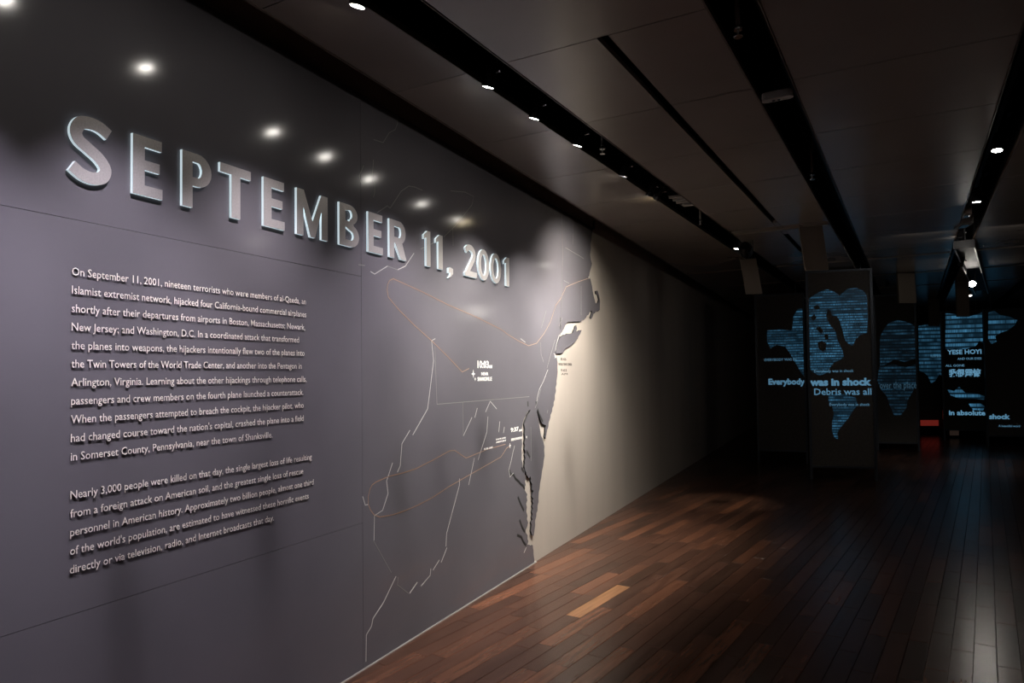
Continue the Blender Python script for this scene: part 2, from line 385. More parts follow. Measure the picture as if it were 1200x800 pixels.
# keep the bay slits a few millimetres open and the ends square
ytop = poly[0][0]
outline = [(YS + g, B0), (YS + g, ZT), (ytop, ZT)] + poly[:-1] + [(poly[-1][0], B0)]
gput([outline], 'map_panel')
isl = [(651.6, 412.5), (652.3, 407.7), (653.6, 402), (655, 398), (657, 394.5), (659, 393.5), (661, 392), (663, 392.4), (664.5, 390.7), (668, 391), (671.5, 390), (672.4, 387), (673.7, 385), (674.2, 382), (675.4, 381), (676.3, 385), (675.4, 388), (677, 388.8), (679, 387), (681.8, 386.6),
    (680.8, 389), (680, 391), (678, 394), (676.7, 397), (674, 400), (672, 402.5), (669, 404.6), (667, 406), (664.4, 407), (662.7, 408.6), (661, 411.6), (657.5, 414.3), (654.5, 413.6), (652.2, 414.6)]
gput([[w2(p) for p in isl]], 'island_panel')

# lines of the map: thin inlaid ribbons standing half a millimetre proud
def ribbon(pts, width, name, m, x0=PX, depth=.0008, parent=gw):
    q = [Vector(w2(p)) for p in pts]; Lp = []; Rp = []
    for i, a in enumerate(q):
        d0 = (q[i] - q[i - 1]).normalized() if i else (q[1] - q[0]).normalized()
        d1 = (q[i + 1] - q[i]).normalized() if i < len(q) - 1 else d0
        dd = (d0 + d1); dd = dd.normalized() if dd.length > .2 else d0
        n = Vector((-dd.y, dd.x)) * width / 2; Lp.append(a + n); Rp.append(a - n)
    b = MB()
    for i in range(len(q) - 1):
        c4 = [Rp[i], Rp[i + 1], Lp[i + 1], Lp[i]]
        vs = [(x0, p.x - 1.5, p.y) for p in c4] + [(x0 + depth, p.x - 1.5, p.y) for p in c4]
        b.add(vs, [(4, 5, 6, 7), (0, 1, 5, 4), (1, 2, 6, 5), (2, 3, 7, 6), (3, 0, 4, 7)])
    return b.build(name, m, parent)
WL = [[(503.5, 460), (501, 479), (483.7, 509.5)], [(510, 396.7), (505.7, 399), (508, 422.6), (503.5, 460)], [(480.3, 504), (471, 519.6), (469, 545.5), (465.7, 553)], [(460, 542), (453, 563.5), (454.7, 578), (448.4, 597.7), (438.7, 604), (438.2, 633)],
    [(464, 675), (449.5, 705.5), (437, 724.6), (435.3, 733.6), (429.2, 743.7), (428.8, 775)], [(480, 695), (489, 682)], [(493.4, 686.4), (504, 674), (504.8, 666)], [(507.5, 667.7), (514.7, 656)], [(517, 658.7), (523.7, 641.4)],
    [(522.6, 640), (523.3, 625), (538.4, 568), (538.4, 560.5)], [(555.9, 536.5), (549.2, 568)], [(571.7, 488), (570.5, 506), (560.2, 538.7)], [(542.9, 510.6), (553, 489)], [(556.4, 489), (559.3, 478)], [(425, 581.5), (428, 591.6), (431, 591)],
    [(569, 482.5), (574.4, 470), (577, 473), (582, 479)], [(585.6, 493.7), (584.5, 506)], [(591, 500), (590, 507)], [(454, 311.7), (439, 321), (434, 318)], [(610, 396.6), (615.6, 401)],
    [(642, 433), (637, 446), (632, 456), (629.5, 466), (629, 470)], [(655.5, 392), (653, 400), (650.8, 411)], [(603, 522), (601, 530), (599, 540), (596.3, 550), (597.5, 559), (601.5, 554)], [(614, 647.5), (616.8, 641)], [(649, 414), (652, 419)], [(485, 296.7), (475, 311.7), (466, 316)]]
for l in WL: ribbon(l, .005, 'state_border', M['whiteline'])
GL = [[(509.6, 405.7), (510.7, 440), (512, 473.5)], [(542.2, 471), (542.9, 510.6)], [(512, 473.5), (620, 464.6)], [(437.8, 633.5), (458.5, 670.6)], [(466.4, 676), (465.7, 685), (478.7, 695)], [(466, 118), (465.6, 145), (463, 152), (456, 155.5), (449, 167), (437.6, 163.4)],
    [(426, 194), (421, 206), (423, 214)], [(437.6, 187), (436, 210), (439, 215), (439, 225.5), (437.6, 231)], [(442, 249), (454, 241), (457, 244), (461, 238), (470, 224), (479, 218), (486, 219), (495, 223)], [(520, 277.5), (533, 265), (546.7, 248), (553, 240), (555, 230), (545, 225), (528, 223.5)],
    [(454, 311.7), (466, 316)], [(420, 310), (427.5, 311)], [(493, 291.7), (511, 283)], [(658.5, 244), (659.3, 300), (658.3, 340), (657.5, 381)], [(671.8, 253), (671.3, 286)], [(662.5, 290), (681.2, 301), (684, 303)], [(681, 335), (681, 369)], [(660.6, 328.4), (667, 332)],
    [(640, 364), (634.4, 384)], [(633.4, 401), (634, 415), (637, 424)], [(650.3, 398), (644, 420), (641, 431)], [(530.6, 268), (531, 288)], [(659, 372), (655, 382)], [(642, 480), (641, 484)], [(634, 455), (630, 470), (627, 478)], [(622, 500), (622.5, 540)]]
for l in GL: ribbon(l, .0042, 'state_border', M['greyline'])
CL = [[(549.6, 431.6), (541.7, 435.7), (526, 419), (505.7, 399), (485.5, 381), (467.5, 363), (455, 348), (453.6, 340), (454, 333.7), (456.4, 328.6), (460.7, 326.5), (472, 331.5), (494.5, 341.6), (526, 357.4), (557.5, 371), (586.7, 385.5), (597, 393), (608, 399.4), (619.4, 405), (628.8, 402), (638, 390), (645, 377), (651.3, 357.5), (656.9, 350), (663.4, 336), (677.5, 330), (690.6, 325.6)],
    [(592.3, 520.3), (571, 526.4), (546.2, 536.5), (532.7, 527.5), (527, 528), (507, 539), (487.7, 548.9), (472, 554), (456, 557.9), (440.5, 564.6), (436, 568), (433.7, 572.5), (431.5, 581), (431.5, 590.5), (434, 597), (438.2, 602.9), (445, 605.6), (460.7, 602.9), (475, 598), (490, 591.6), (508, 582), (526, 570), (557.5, 552), (586.7, 535.4), (590.5, 530), (593.5, 525), (598, 522)]]
for i, l in enumerate(CL): ribbon(l, .0055, 'flight_path', M['copper'])
KL = [[(597, 551), (599, 556), (602, 556), (604, 561), (608, 564), (610, 567), (613, 569), (615, 573)], [(607, 582), (610, 590), (614, 598)], [(609, 609), (612, 618), (615, 623)], [(606, 627), (611, 629), (613, 634), (616.5, 639)], [(657, 372), (656.8, 386)], [(611, 548), (614, 553)], [(617, 528), (621, 536)], [(630, 479), (632, 486), (636, 494)], [(618.5, 470), (618.8, 476)], [(624, 446), (626, 452)][:0] or [(628, 470), (628.5, 474)]]
for l in KL: ribbon(l, .022, 'river_cut', M['ink'], depth=.0006)

def wall_text(body, q0, q1, ztop, zbot, name, m, parent, x0=PX, depth=.002, off=.0, origin_y=1.5, edge=None):
    """text between two pixels on the wall, cap height ztop-zbot"""
    dt = text_data(body, 1, off); xs = [v[0] for v in dt[0]]; a, b = min(xs), max(xs)
    y0, y1 = q0, q1; k = (zbot, (ztop - zbot) / .70)
    fn = lambda v: (x0 + v[2] * depth, y0 + (v[0] - a) / (b - a) * (y1 - y0) - origin_y, k[0] + v[1] * k[1])
    return put(dt, name, m, fn, parent, None, XA if edge else None)
def px_text(body, xl, xr, yt, yb, name, m, parent=gw, x0=PX, **k):
    a = on_wall(xl, (yt + yb) / 2, x0); b = on_wall(xr, (yt + yb) / 2, x0); t = on_wall((xl + xr) / 2, yt, x0); c = on_wall((xl + xr) / 2, yb, x0)
    return wall_text(body, a.y, b.y, t.z, c.z, name, m, parent, x0, **k)
wtx = mat('white map print', (.85, .83, .80), .5)
px_text('10:03', 559.5, 572.5, 422.5, 431, 'map_caption', wtx, off=.015); px_text('AM', 572.8, 576.5, 427.5, 431.3, 'map_caption', wtx, off=.02)
px_text('NEAR', 564, 572, 436, 439.5, 'map_caption', wtx, off=.02); px_text('SHANKSVILLE', 559.5, 576.3, 441.6, 446, 'map_caption', wtx, off=.02)
px_text('9:37', 598.5, 607.5, 500.5, 505.3, 'map_caption', wtx, off=.02); px_text('AM', 608, 611.5, 502.8, 505.2, 'map_caption', wtx, off=.02)
px_text('PENTAGON', 599, 611.5, 512.5, 515.2, 'map_caption', wtx, off=.02)
px_text('DULLES', 581.3, 592.6, 512.9, 514.4, 'map_caption', wtx, off=.02); px_text('AIRPORT', 581.3, 593, 516, 517.8, 'map_caption', wtx, off=.02)
px_text('8:20 AM', 567, 577, 524, 526, 'map_caption', wtx, off=.02)
def star(cx, cy, r, parent=gw, m=wtx, x0=PX):
    c = on_wall(cx, cy, x0); pts = []
    for k in range(8):
        rr = r if k % 2 == 0 else r * .32; a = math.radians(90 + 45 * k); pts.append((c.y + rr * math.cos(a), c.z + rr * math.sin(a)))
    return put(fill([pts], .002), 'map_marker', m, lambda v: (x0 + v[2], v[0] - 1.5, v[1]), parent)
star(554.5, 438, .030); star(556.7, 444, .014); star(597.5, 522, .02); star(650.6, 417, .022); star(617, 512, .012); star(690, 325, .016)
for i, (t, a, b_, c, e_) in enumerate([('8:46', 657, 663.5, 419, 422.3), ('WORLD TRADE CENTER', 654.5, 670, 425.3, 428.2), ('9:03', 657, 664, 432.2, 435.2), ('AM', 657.5, 665, 437, 439.3)]):
    o = px_text(t, a, b_, c, e_, 'wall_caption', M['ink'], x0=.0005, depth=.001, off=.0)

# heading: sixteen separate raised metal letters
def crom(pts, n=10):
    out = []
    P_ = [pts[0]] + pts + [pts[-1]]
    for i in range(1, len(P_) - 2):
        a, b, c, d_ = [Vector(p) for p in P_[i - 1:i + 3]]
        for k in range(n):
            t = k / n; out.append(.5 * ((2 * b) + (c - a) * t + (2 * a - 5 * b + 4 * c - d_) * t * t + (3 * b - a - 3 * c + d_) * t ** 3))
    out.append(Vector(P_[-2])); return out
def stroke(pts, wd, sx, sy):
    """outline of a stroke, in real metres"""
    q = [Vector((p.x * sx, p.y * sy)) for p in crom(pts)]; L_ = []; R_ = []
    for i, a in enumerate(q):
        d_ = (q[min(i + 1, len(q) - 1)] - q[max(i - 1, 0)]).normalized(); n = Vector((-d_.y, d_.x)) * wd / 2
        L_.append(tuple(a + n)); R_.append(tuple(a - n))
    return L_ + R_[::-1]
def arc(cx, cy, rx, ry, a0, a1, n=12): return [(cx + rx * math.cos(math.radians(a0 + (a1 - a0) * k / n)), cy + ry * math.sin(math.radians(a0 + (a1 - a0) * k / n))) for k in range(n + 1)]
CH = .2275
def glyph(ch, W):
    s = .050; bt = .040; Hh = CH
    if ch == 'E': return [[[(0, 0), (W, 0), (W, bt), (s, bt), (s, .435 * Hh), (W * .90, .435 * Hh), (W * .90, .435 * Hh + bt * .95), (s, .435 * Hh + bt * .95), (s, Hh - bt), (W * .97, Hh - bt), (W * .97, Hh), (0, Hh)]]]
    if ch == 'T': return [[[(W / 2 - s / 2, 0), (W / 2 + s / 2, 0), (W / 2 + s / 2, Hh - bt), (W, Hh - bt), (W, Hh), (0, Hh), (0, Hh - bt), (W / 2 - s / 2, Hh - bt)]]]
    if ch == 'P' or ch == 'R':
        yb = Hh * .40; r = (Hh - yb) / 2; cy = Hh - r; rx = W * .97 - (W - r) if False else min(r, W * .55); cx = W - rx
        outer = [(0, 0), (s, 0), (s, yb), (cx, yb)] + arc(cx, cy, rx, r, -90, 90) + [(0, Hh)]
        inner = [(s, yb + bt * .92), (cx, yb + bt * .92)] + arc(cx, cy, max(rx - s * .98, .004), r - bt * .92, -90, 90) + [(s, Hh - bt * .92)]
        if ch == 'P': return [[outer, inner]]
        return [[[(0, 0), (s, 0), (s, yb), (s + .006, yb), (W * 1.0 - s * 1.1, 0), (W * 1.05, 0), (cx + rx * .45, yb + .008)] + arc(cx, cy, rx, r, -70, 90) + [(0, Hh)], inner]]
    if ch == 'B':
        ym = Hh * .53; r1 = (Hh - ym) / 2; r2 = ym / 2; rx = W * .42
        outer = [(0, 0), (W - rx, 0)] + arc(W - rx, r2, rx, r2, -90, 68) + arc(W * .93 - rx, ym + r1, rx * .98, r1, -62, 90) + [(0, Hh)]
        i1 = [(s, bt * .9), (W - rx, bt * .9)] + arc(W - rx, r2, rx - s * .95, r2 - bt * .88, -90, 90) + [(s, ym - bt * .42)]
        i2 = [(s, ym + bt * .45), (W * .93 - rx, ym + bt * .45)] + arc(W * .93 - rx, ym + r1, rx - s * .95, r1 - bt * .7, -90, 90) + [(s, Hh - bt * .9)]
        return [[outer, i1, i2]]
    if ch == 'M':
        a = s * .95
        return [[[(0, 0), (a, 0), (a, Hh * .62), (W * .5 - a * .36, 0), (W * .5 + a * .36, 0), (W - a, Hh * .62), (W - a, 0), (W, 0), (W, Hh), (W - a * 1.05, Hh), (W * .5, Hh * .36), (a * 1.05, Hh), (0, Hh)]]]
    if ch == 'S':
        return [[stroke([(.93, .83), (.72, .905), (.50, .925), (.27, .885), (.16, .75), (.22, .62), (.45, .52), (.70, .41), (.85, .27), (.78, .13), (.55, .07), (.30, .095), (.07, .19)], .044, W, Hh)]]
    if ch == '0': return [[arc(W / 2, Hh / 2, W / 2, Hh / 2 + .002, 0, 345, 30), arc(W / 2, Hh / 2, W / 2 - s * .92, Hh / 2 - bt * .9, 0, 345, 30)]]
    if ch == '1': return [[[(W * .36, 0), (W, 0), (W, Hh), (W * .52, Hh), (0, Hh * .86), (0, Hh * .74), (W * .36, Hh * .80)]]]
    if ch == '2':
        return [[stroke([(.10, .80), (.30, .905), (.56, .91), (.77, .80), (.76, .63), (.55, .42), (.28, .17), (.20, .09)], .042, W, Hh)], [[(0, 0), (W, 0), (W, bt), (W * .15, bt), (0, bt * .6)]]]
    if ch == ',': return [[[(W * .05, .0), (W * .60, 0.012), (W, .035), (W, .068), (W * .5, .075), (W * .1, .068), (W * .1, .034), (W * .5, .036), (W * .42, .018)]]]
FRX = .028; BKX = .015
bl = on_wall(152.5, 225, FRX).z; br = on_wall(595, 335, FRX).z
LET = [('S', 80.5, 131, 'first letter of the heading'), ('E', 155.5, 190.5, 'between the S and the P'), ('P', 213.5, 247.8, 'right of the first E'), ('T', 258, 294, 'between the P and the second E'), ('E', 309, 333.5, 'between the T and the M'),
       ('M', 347.8, 384, 'middle of the heading'), ('B', 397.8, 420.8, 'right of the M'), ('E', 431.6, 448.8, 'between the B and the R'), ('R', 456.4, 475.5, 'last letter of the month'), ('1', 496.8, 504.6, 'right after the R'),
       ('1', 511, 519, 'just before the comma'), (',', 525, 531, 'between the 11 and the 2001'), ('2', 544.7, 558.8, 'starting the year'), ('0', 560.5, 573.4, 'first zero of the year, right of the 2'), ('0', 575.2, 587.4, 'second zero of the year'), ('1', 591, 597, 'last figure of the heading')]
for (ch, xl, xr, wh) in LET:
    ym = 190 + (xl - 90) * .29
    a = on_wall(xl, ym, FRX).y; b_ = on_wall(xr, ym, FRX).y; W = b_ - a
    vs = []; fs = []
    for part in glyph(ch, W):
        dt = fill(part, FRX - BKX); k = len(vs); sh = .0004 if k else 0; vs += [(x, y, z + sh * (z > .001)) for x, y, z in dt[0]]; fs += [tuple(i + k for i in f) for f in dt[1]]
    z0 = bl + (br - bl) * (a - 1.77) / 3.3 - (.045 if ch == ',' else 0)
    kind = 'comma' if ch == ',' else ('figure ' + ch if ch in '012' else 'capital letter ' + ch)
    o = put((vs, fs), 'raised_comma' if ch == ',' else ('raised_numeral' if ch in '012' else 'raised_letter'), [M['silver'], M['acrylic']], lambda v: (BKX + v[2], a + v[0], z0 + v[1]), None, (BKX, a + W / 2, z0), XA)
    tag(o, 'brushed silver raised %s, %s' % (kind, wh), 'letter', 'raised silver heading on the graphic wall')
    # stand-off pins that hold it away from the wall
    pins = {'comma': [(.6, .055)], }.get(kind) or {'S': [(.18, .75), (.8, .28)], '0': [(.12, .5), (.88, .5)], '1': [(.7, .2), (.7, .8)], '2': [(.5, .06), (.78, .75)], 'T': [(.5, .2), (.5, .9)], 'M': [(.08, .3), (.92, .3)]}.get(ch, [(.10, .2), (.10, .8)])
    for (pu, pv) in pins:
        Mx = Matrix.Translation((-.0048, pu * W - W / 2, pv * CH if ch != ',' else .055)) @ Matrix.Rotation(math.pi / 2, 4, 'Y')
        MB().lathe([(.004, 0), (.004, .0045)], 8, 0, Mx).build('standoff_pin', M['chrome'], o)

# body text: two paragraphs, one raised line of type per part
L1 = [("On September 11, 2001, nineteen terrorists who were members of al-Qaeda, an", 357.5), ("Islamist extremist network, hijacked four California-bound commercial airplanes", 358), ("shortly after their departures from airports in Boston, Massachusetts; Newark,", 356.6),
      ("New Jersey; and Washington, D.C. In a coordinated attack that transformed", 349.5), ("the planes into weapons, the hijackers intentionally flew two of the planes into", 356), ("the Twin Towers of the World Trade Center, and another into the Pentagon in", 352.6),
      ("Arlington, Virginia. Learning about the other hijackings through telephone calls,", 358.3), ("passengers and crew members on the fourth plane launched a counterattack.", 354.6), ("When the passengers attempted to breach the cockpit, the hijacker pilot, who", 355), ("had changed course toward the nation's capital, crashed the plane into a field", 355), ("in Somerset County, Pennsylvania, near the town of Shanksville.", 318.3)]
L2 = [("Nearly 3,000 people were killed on that day, the single largest loss of life resulting", 364.5), ("from a foreign attack on American soil, and the greatest single loss of rescue", 354.6), ("personnel in American history. Approximately two billion people, almost one third", 366.5), ("of the world's population, are estimated to have witnessed these horrific events", 360.8), ("directly or via television, radio, and Internet broadcasts that day.", 320)]
def para(lines, ya, yb, label):
    p0 = on_wall(79, ya, PX); p1 = on_wall(79, yb, PX); y0 = 1.535
    root = tag(empty('raised_text_paragraph', (PX, y0, p1.z - .03)), label, 'wall text', 'raised text paragraphs on the graphic wall')
    for i, (t, xr) in enumerate(lines):
        z = p0.z + (p1.z - p0.z) * i / (len(lines) - 1)
        # find the wall y whose pixel column is xr at this height
        lo, hi = 2.0, 4.0
        for _ in range(30):
            m_ = (lo + hi) / 2; d_ = Vector((PX, m_, z)) - EYE; x = 600 + F * d_.dot(rt) / d_.dot(fw)
            if x < xr: lo = m_
            else: hi = m_
        y1 = lo; dt = text_data(t, 1, .004); xs = [v[0] for v in dt[0]]; a, b_ = min(xs), max(xs); k = .0282 / .70
        put(dt, 'text_line', [M['text'], M['textedge']], lambda v: (.0004 + v[2] * .0045, (v[0] - a) / (b_ - a) * (y1 - y0), z - root.location.z + v[1] * k), root, None, XA)
para(L1, 321.7, 540, 'upper cream raised paragraph of eleven lines beginning On September 11, 2001')
para(L2, 585, 672.6, 'lower cream raised paragraph of five lines beginning Nearly 3,000 people were killed')

# ================================================================== SPOTLIGHTS
def spot_light(p, tgt, watts, cone, col, name='spot_beam', parent=None, size=.03):
    ld = bpy.data.lights.new(name, 'SPOT'); ld.energy = watts; ld.spot_size = math.radians(cone); ld.spot_blend = 1.0; ld.shadow_soft_size = size; ld.color = col
    o = bpy.data.objects.new(name, ld); COL.objects.link(o)
    d_ = (tgt - p).normalized(); o.rotation_mode = 'QUATERNION'
    if parent: o.parent = parent; o.location = p - parent.location + d_ * .004
    else: o.location = p + d_ * .004
    o.rotation_quaternion = (-d_).to_track_quat('Z', 'Y'); return o
def spotlight(p, tgt, watts, cone, col, label, lens='lens', group='track spotlights in the ceiling troughs', r=.030, side=1):
    t = tag(empty('track_spotlight', p), label, 'spotlight', group)
    d_ = (tgt - p).normalized(); Mx = (-d_).to_track_quat('Z', 'Y').to_matrix().to_4x4()
    b = MB().lathe([(r * 1.12, -.002), (r * 1.16, .0), (r * 1.16, .03), (r * 1.0, .035), (r * .98, .075), (r * .72, .105), (r * .70, .12)], 20, 0, Mx); b.build('lamp_housing', M['lampbody'], t, smooth=False)
    MB().lathe([(r * .95, -.0045), (r * .95, -.0024)], 20, 0, Mx).build('lens', M[lens], t)
    bz = MB(); n = 20
    pr_ = [(r * .97, -.006), (r * 1.14, -.006), (r * 1.14, -.0022), (r * .97, -.0022), (r * .97, -.006)]; bz.lathe(pr_, n, 0, Mx, cap=False); bz.build('bezel', M['chrome'] if False else M['lampbody'], t)
    # arm and adapter up to the rail
    top = Vector((side * .075, 0, .27)); hb = Mx @ Vector((0, 0, .07))
    b = MB(); a = Vector((hb.x + side * .038, hb.y, hb.z))
    def bar(a_, b2, w_):
        z_ = (b2 - a_); q = z_.to_track_quat('Z', 'Y').to_matrix().to_4x4(); q.translation = a_; b.box((-w_ / 2, -w_ / 2, 0), (w_ / 2, w_ / 2, z_.length), 0, q)
    bar(hb, a, .012); bar(a, Vector((a.x, a.y, .20)), .010); bar(Vector((a.x, a.y, .20)), top, .010)
    b.build('yoke_arm', M['lampbody'], t)
    MB().box((top.x - .018, -.06, .235), (top.x + .018, .06, .272)).build('track_adapter', M['lampbody'], t)
    MB().lathe([(.008, 0), (.008, .012)], 10, 0, Matrix.Translation((a.x + side * .006, a.y, a.z)) @ Matrix.Rotation(math.pi / 2, 4, 'Y')).build('tilt_knob', M['chrome'], t)
    if watts: spot_light(p, tgt, watts, cone, col, parent=t)
    return t
wl = ['fourth beyond the frame', 'third beyond the frame', 'second beyond the frame', 'just beyond the frame']
seq = ['nearest black track spotlight in view over the September heading, at the top edge', 'black track spotlight above the heading, second in the row', 'black track spotlight above the heading, third in the row', 'black track spotlight fourth in the row, just before the sprinkler', 'black track spotlight fifth in the row, past the sprinkler',
       'black track spotlight sixth in the row, beside the warm one']
for i, (p, tgt, wt, cone, c) in enumerate(WASH):
    lab = ('black track spotlight out of view over the near left wall, ' + wl[i]) if i < 4 else seq[i - 4]
    spotlight(p, tgt, wt, cone, c, lab)
spotlight(on_z(769, 233.5, 3.13), Vector((.0, 6.5, 1.7)), 480, 112, (1, .93, .82), 'small warm yellow track spotlight, last of the close pair in the left trough', 'lens_warm', r=.024)
spotlight(on_z(863, 291, 3.13), on_z(845, 588), 420, 30, (1, .88, .72), 'white track spotlight at the far end of the left trough, above the hanging baffle')
spotlight(on_z(1040, 334, 3.1), on_z(1010, 535), 8, 40, (1, .9, .8), 'small distant spotlight at the end of the middle trough', 'lens_dim')
for i, (q, tg, wt, cn, lab) in enumerate([((1168.5, 175.5), (1155, 735), 14, 80, 'nearest bright spotlight in the right-hand trough'), ((1144.5, 236), (1150, 640), 8, 60, 'second bright spotlight in the right-hand trough, above the white boxes'),
        ((1125.5, 278), (1120, 545), 160, 42, 'third spotlight of the right-hand trough, below the white boxes'), ((1125.5, 310.5), (1060, 540), 120, 36, 'fourth spotlight of the right-hand trough, on the hanging track'), ((1137, 346), (1180, 545), 110, 42, 'small farthest spotlight of the right-hand row')]):
    spotlight(on_z(q[0], q[1], 3.02 if i >= 3 else 3.12), on_z(*tg), wt, cn, (1, .93, .84), lab, 'lens' if i < 4 else 'lens_dim', r=.032)
# the glaring one that points at the viewer
pg = on_z(1139.5, 332.5, 2.90)
spotlight(pg, Vector((D + .3, 1.0, 0.6)), 22, 40, (1, .92, .80), 'glaring round spotlight pointing straight at the viewer in the right-hand row', 'lens', r=.045)

# ceiling services
def sprinkler(q, lab):
    p = on_z(q[0], q[1], 3.12); t = tag(empty('sprinkler_head', p), lab, 'sprinkler', 'sprinkler heads in the ceiling troughs')
    MB().lathe([(.010, .05), (.010, .38)], 10).build('pipe', M['offwhite'], t)
    MB().lathe([(.018, .03), (.020, .036), (.012, .05)], 12).build('body', M['chrome'], t)
    MB().lathe([(.005, .0), (.005, .03)], 8).add([], []).build('bulb', M['offwhite'], t)
    MB().lathe([(.019, -.003), (.021, 0), (.004, .002)], 14).build('deflector', M['chrome'], t)
sprinkler((706, 180), 'small pendent sprinkler head in the left trough between two spotlights')
sprinkler((865, 43), 'small pendent sprinkler head near the viewer in the middle trough')
sprinkler((952, 210), 'small pendent sprinkler head farther along the middle trough')
sprinkler((821, 263), 'small pendent sprinkler head near the far end of the left trough')
# oval detector with its bracket
pd = on_z(911, 114, 3.13); t = tag(empty('emergency_beacon', pd), 'pale oval twin-lens beacon on a bracket in the middle trough', 'beacon'); t.rotation_euler = (0, 0, -TA)
ov = arc(.055, 0, .028, .028, -90, 90, 8) + arc(-.055, 0, .028, .028, 90, 270, 8)
MB().prism(ov, -.012, .03).build('oval_cover', M['offwhite'], t)
for sx in (-.02, .008): MB().lathe([(.009, -.016), (.009, -.012)], 10, 0, Matrix.Translation((sx, 0, 0))).build('lens', M['chrome'], t)
MB().box((-.065, .055, .01), (.06, .085, .05)).build('bracket', M['offwhite'], t)
MB().box((-.015, -.01, .03), (.015, .06, .36)).build('hanger', M['lampbody'], t)
# louvred driver box in the left trough
pv = on_z(797, 234, 3.16); t = tag(empty('louvred_box', pv), 'small louvred grey box crossing the left trough beyond the warm spotlight', 'vent'); t.rotation_euler = (0, 0, -TA)
MB().box((-.09, -.08, .03), (.09, .34, .09)).build('case', M['lampbody'], t)
for k in range(3): MB().box((-.085, -.06 + .11 * k, .012), (.085, -.03 + .11 * k, .03)).build('louvre', M['offwhite'], t)
MB().box((-.06, .27, .010), (.07, .33, .03)).build('end_plate', M['offwhite'], t)
MB().box((-.02, .1, .09), (.02, .2, .34)).build('hanger', M['lampbody'], t)
# cable reel of black lamps beside the far-left spotlight
pc = on_z(874, 292, 3.05); t = tag(empty('theatre_projector', pc), 'dark round projector head on a yoke beside the far left-trough spotlight', 'projector')
MB().lathe([(.06, -.10), (.075, -.08), (.075, .04), (.05, .09)], 16, 0, Matrix.Rotation(math.radians(70), 4, 'X')).build('housing', M['lampbody'], t)
MB().lathe([(.045, -.108), (.045, -.101)], 16, 0, Matrix.Rotation(math.radians(70), 4, 'X')).build('lens', emit('projector lens', (.35, .5, 1), .5), t)
MB().box((-.085, -.01, -.02), (-.076, .01, .13)).box((.076, -.01, -.02), (.085, .01, .13)).box((-.085, -.01, .13), (.085, .01, .14)).box((-.01, -.01, .14), (.01, .01, .30)).build('yoke', M['lampbody'], t)

# boxes and hanging track at the right-hand trough
def ceil_box(q0, q1, zt, zb, name, lab, m, cat, extra=None, tilt=0):
    a = on_z(q0[0], q0[1], zb); b_ = on_z(q1[0], q1[1], zb); c = (a + b_) / 2; Wd = (b_ - a).length
    t = tag(empty(name, (c.x, c.y, zb), math.atan2((b_ - a).y, (b_ - a).x)), lab, cat)
    return t, Wd
t, Wd = ceil_box((1127, 262), (1141, 261), 3.3, 3.13, 'control_gear_box', 'lower of two pale control boxes in the right-hand trough', 'offwhite', 'box')
MB().box((-Wd / 2, -.0, 0), (Wd / 2, .30, .10)).build('case', M['offwhite'], t); MB().box((-Wd * .3, .05, -.008), (Wd * .3, .22, 0)).build('cover_plate', M['chrome'], t); MB().box((-.01, .1, .1), (.01, .14, .37)).build('hanger', M['lampbody'], t)
t['group'] = 'control boxes in the right-hand trough'
t, Wd = ceil_box((1129, 251), (1139, 250), 3.3, 3.13, 'control_gear_box', 'upper of two pale control boxes in the right-hand trough', 'offwhite', 'box')
MB().box((-Wd / 2, -.0, 0), (Wd / 2, .22, .08)).build('case', M['offwhite'], t); MB().box((-Wd * .3, .05, -.008), (Wd * .3, .16, 0)).build('cover_plate', M['chrome'], t); MB().box((-.01, .1, .08), (.01, .14, .37)).build('hanger', M['lampbody'], t)
t['group'] = 'control boxes in the right-hand trough'
a = on_z(1118, 291, 3.05); b_ = on_z(1143, 345, 3.05); dv = (b_ - a); t = tag(empty('suspended_track', a, math.atan2(-dv.x, dv.y)), 'black suspended lighting track with bright edges below the ceiling at right', 'lighting track'); Lt = dv.length
MB().box((0, 0, .0), (.012, Lt, .07)).box((.19, 0, 0), (.202, Lt, .07)).box((0, 0, .07), (.202, Lt, .08)).build('channel', M['black'], t)
MB().box((-.006, 0, -.004), (.010, Lt, .004)).build('edge_strip', M['kerb'], t); MB().box((.194, 0, -.004), (.208, Lt, .004)).build('edge_strip', M['kerb'], t)
MB().box((-.006, -.03, -.01), (.208, .05, .08)).build('end_cap', M['black'], t)
for yy in (.3, Lt * .5, Lt * .9): MB().box((.095, yy, .08), (.107, yy + .012, .45)).build('hanger_rod', M['lampbody'], t)

# hanging baffles
def baffle(tl, tr_, bl_, lab):
    zc = CZ; a = on_z(tl[0], tl[1], zc); b_ = on_z(tr_[0], tr_[1], zc)
    ax = (b_ - a); Wd = ax.length; ax.normalize(); nrm = Vector((ax.y, -ax.x, 0))
    v = ray(*bl_); tt = (a - EYE).dot(nrm) / v.dot(nrm); c = EYE + v * tt; dn = c - a
    t = tag(empty('hanging_baffle', (a + b_) / 2, math.atan2(ax.y, ax.x)), lab, 'baffle', 'tilted baffle plates hanging from the ceiling')
    sx = dn.dot(ax); sz = dn.z
    poly = [(-Wd / 2, 0), (Wd / 2, 0), (Wd / 2 + sx, sz), (-Wd / 2 + sx, sz)]
    b = MB(); n = 4; vs = [(x, -.02, z) for x, z in poly] + [(x, .02, z) for x, z in poly]
    b.add(vs, [(0, 3, 2, 1)[::-1], (4, 5, 6, 7)[::-1]] + [(i, (i + 1) % 4, 4 + (i + 1) % 4, 4 + i) for i in range(4)]); b.build('plate', M['beigebox'], t)
    MB().box((-Wd / 2, -.028, -.004), (Wd / 2, .028, .012)).build('mount_rail', M['lampbody'], t)
    MB().box((-.01, -.01, .012), (.01, .01, .44)).build('hanger_rod', M['lampbody'], t)
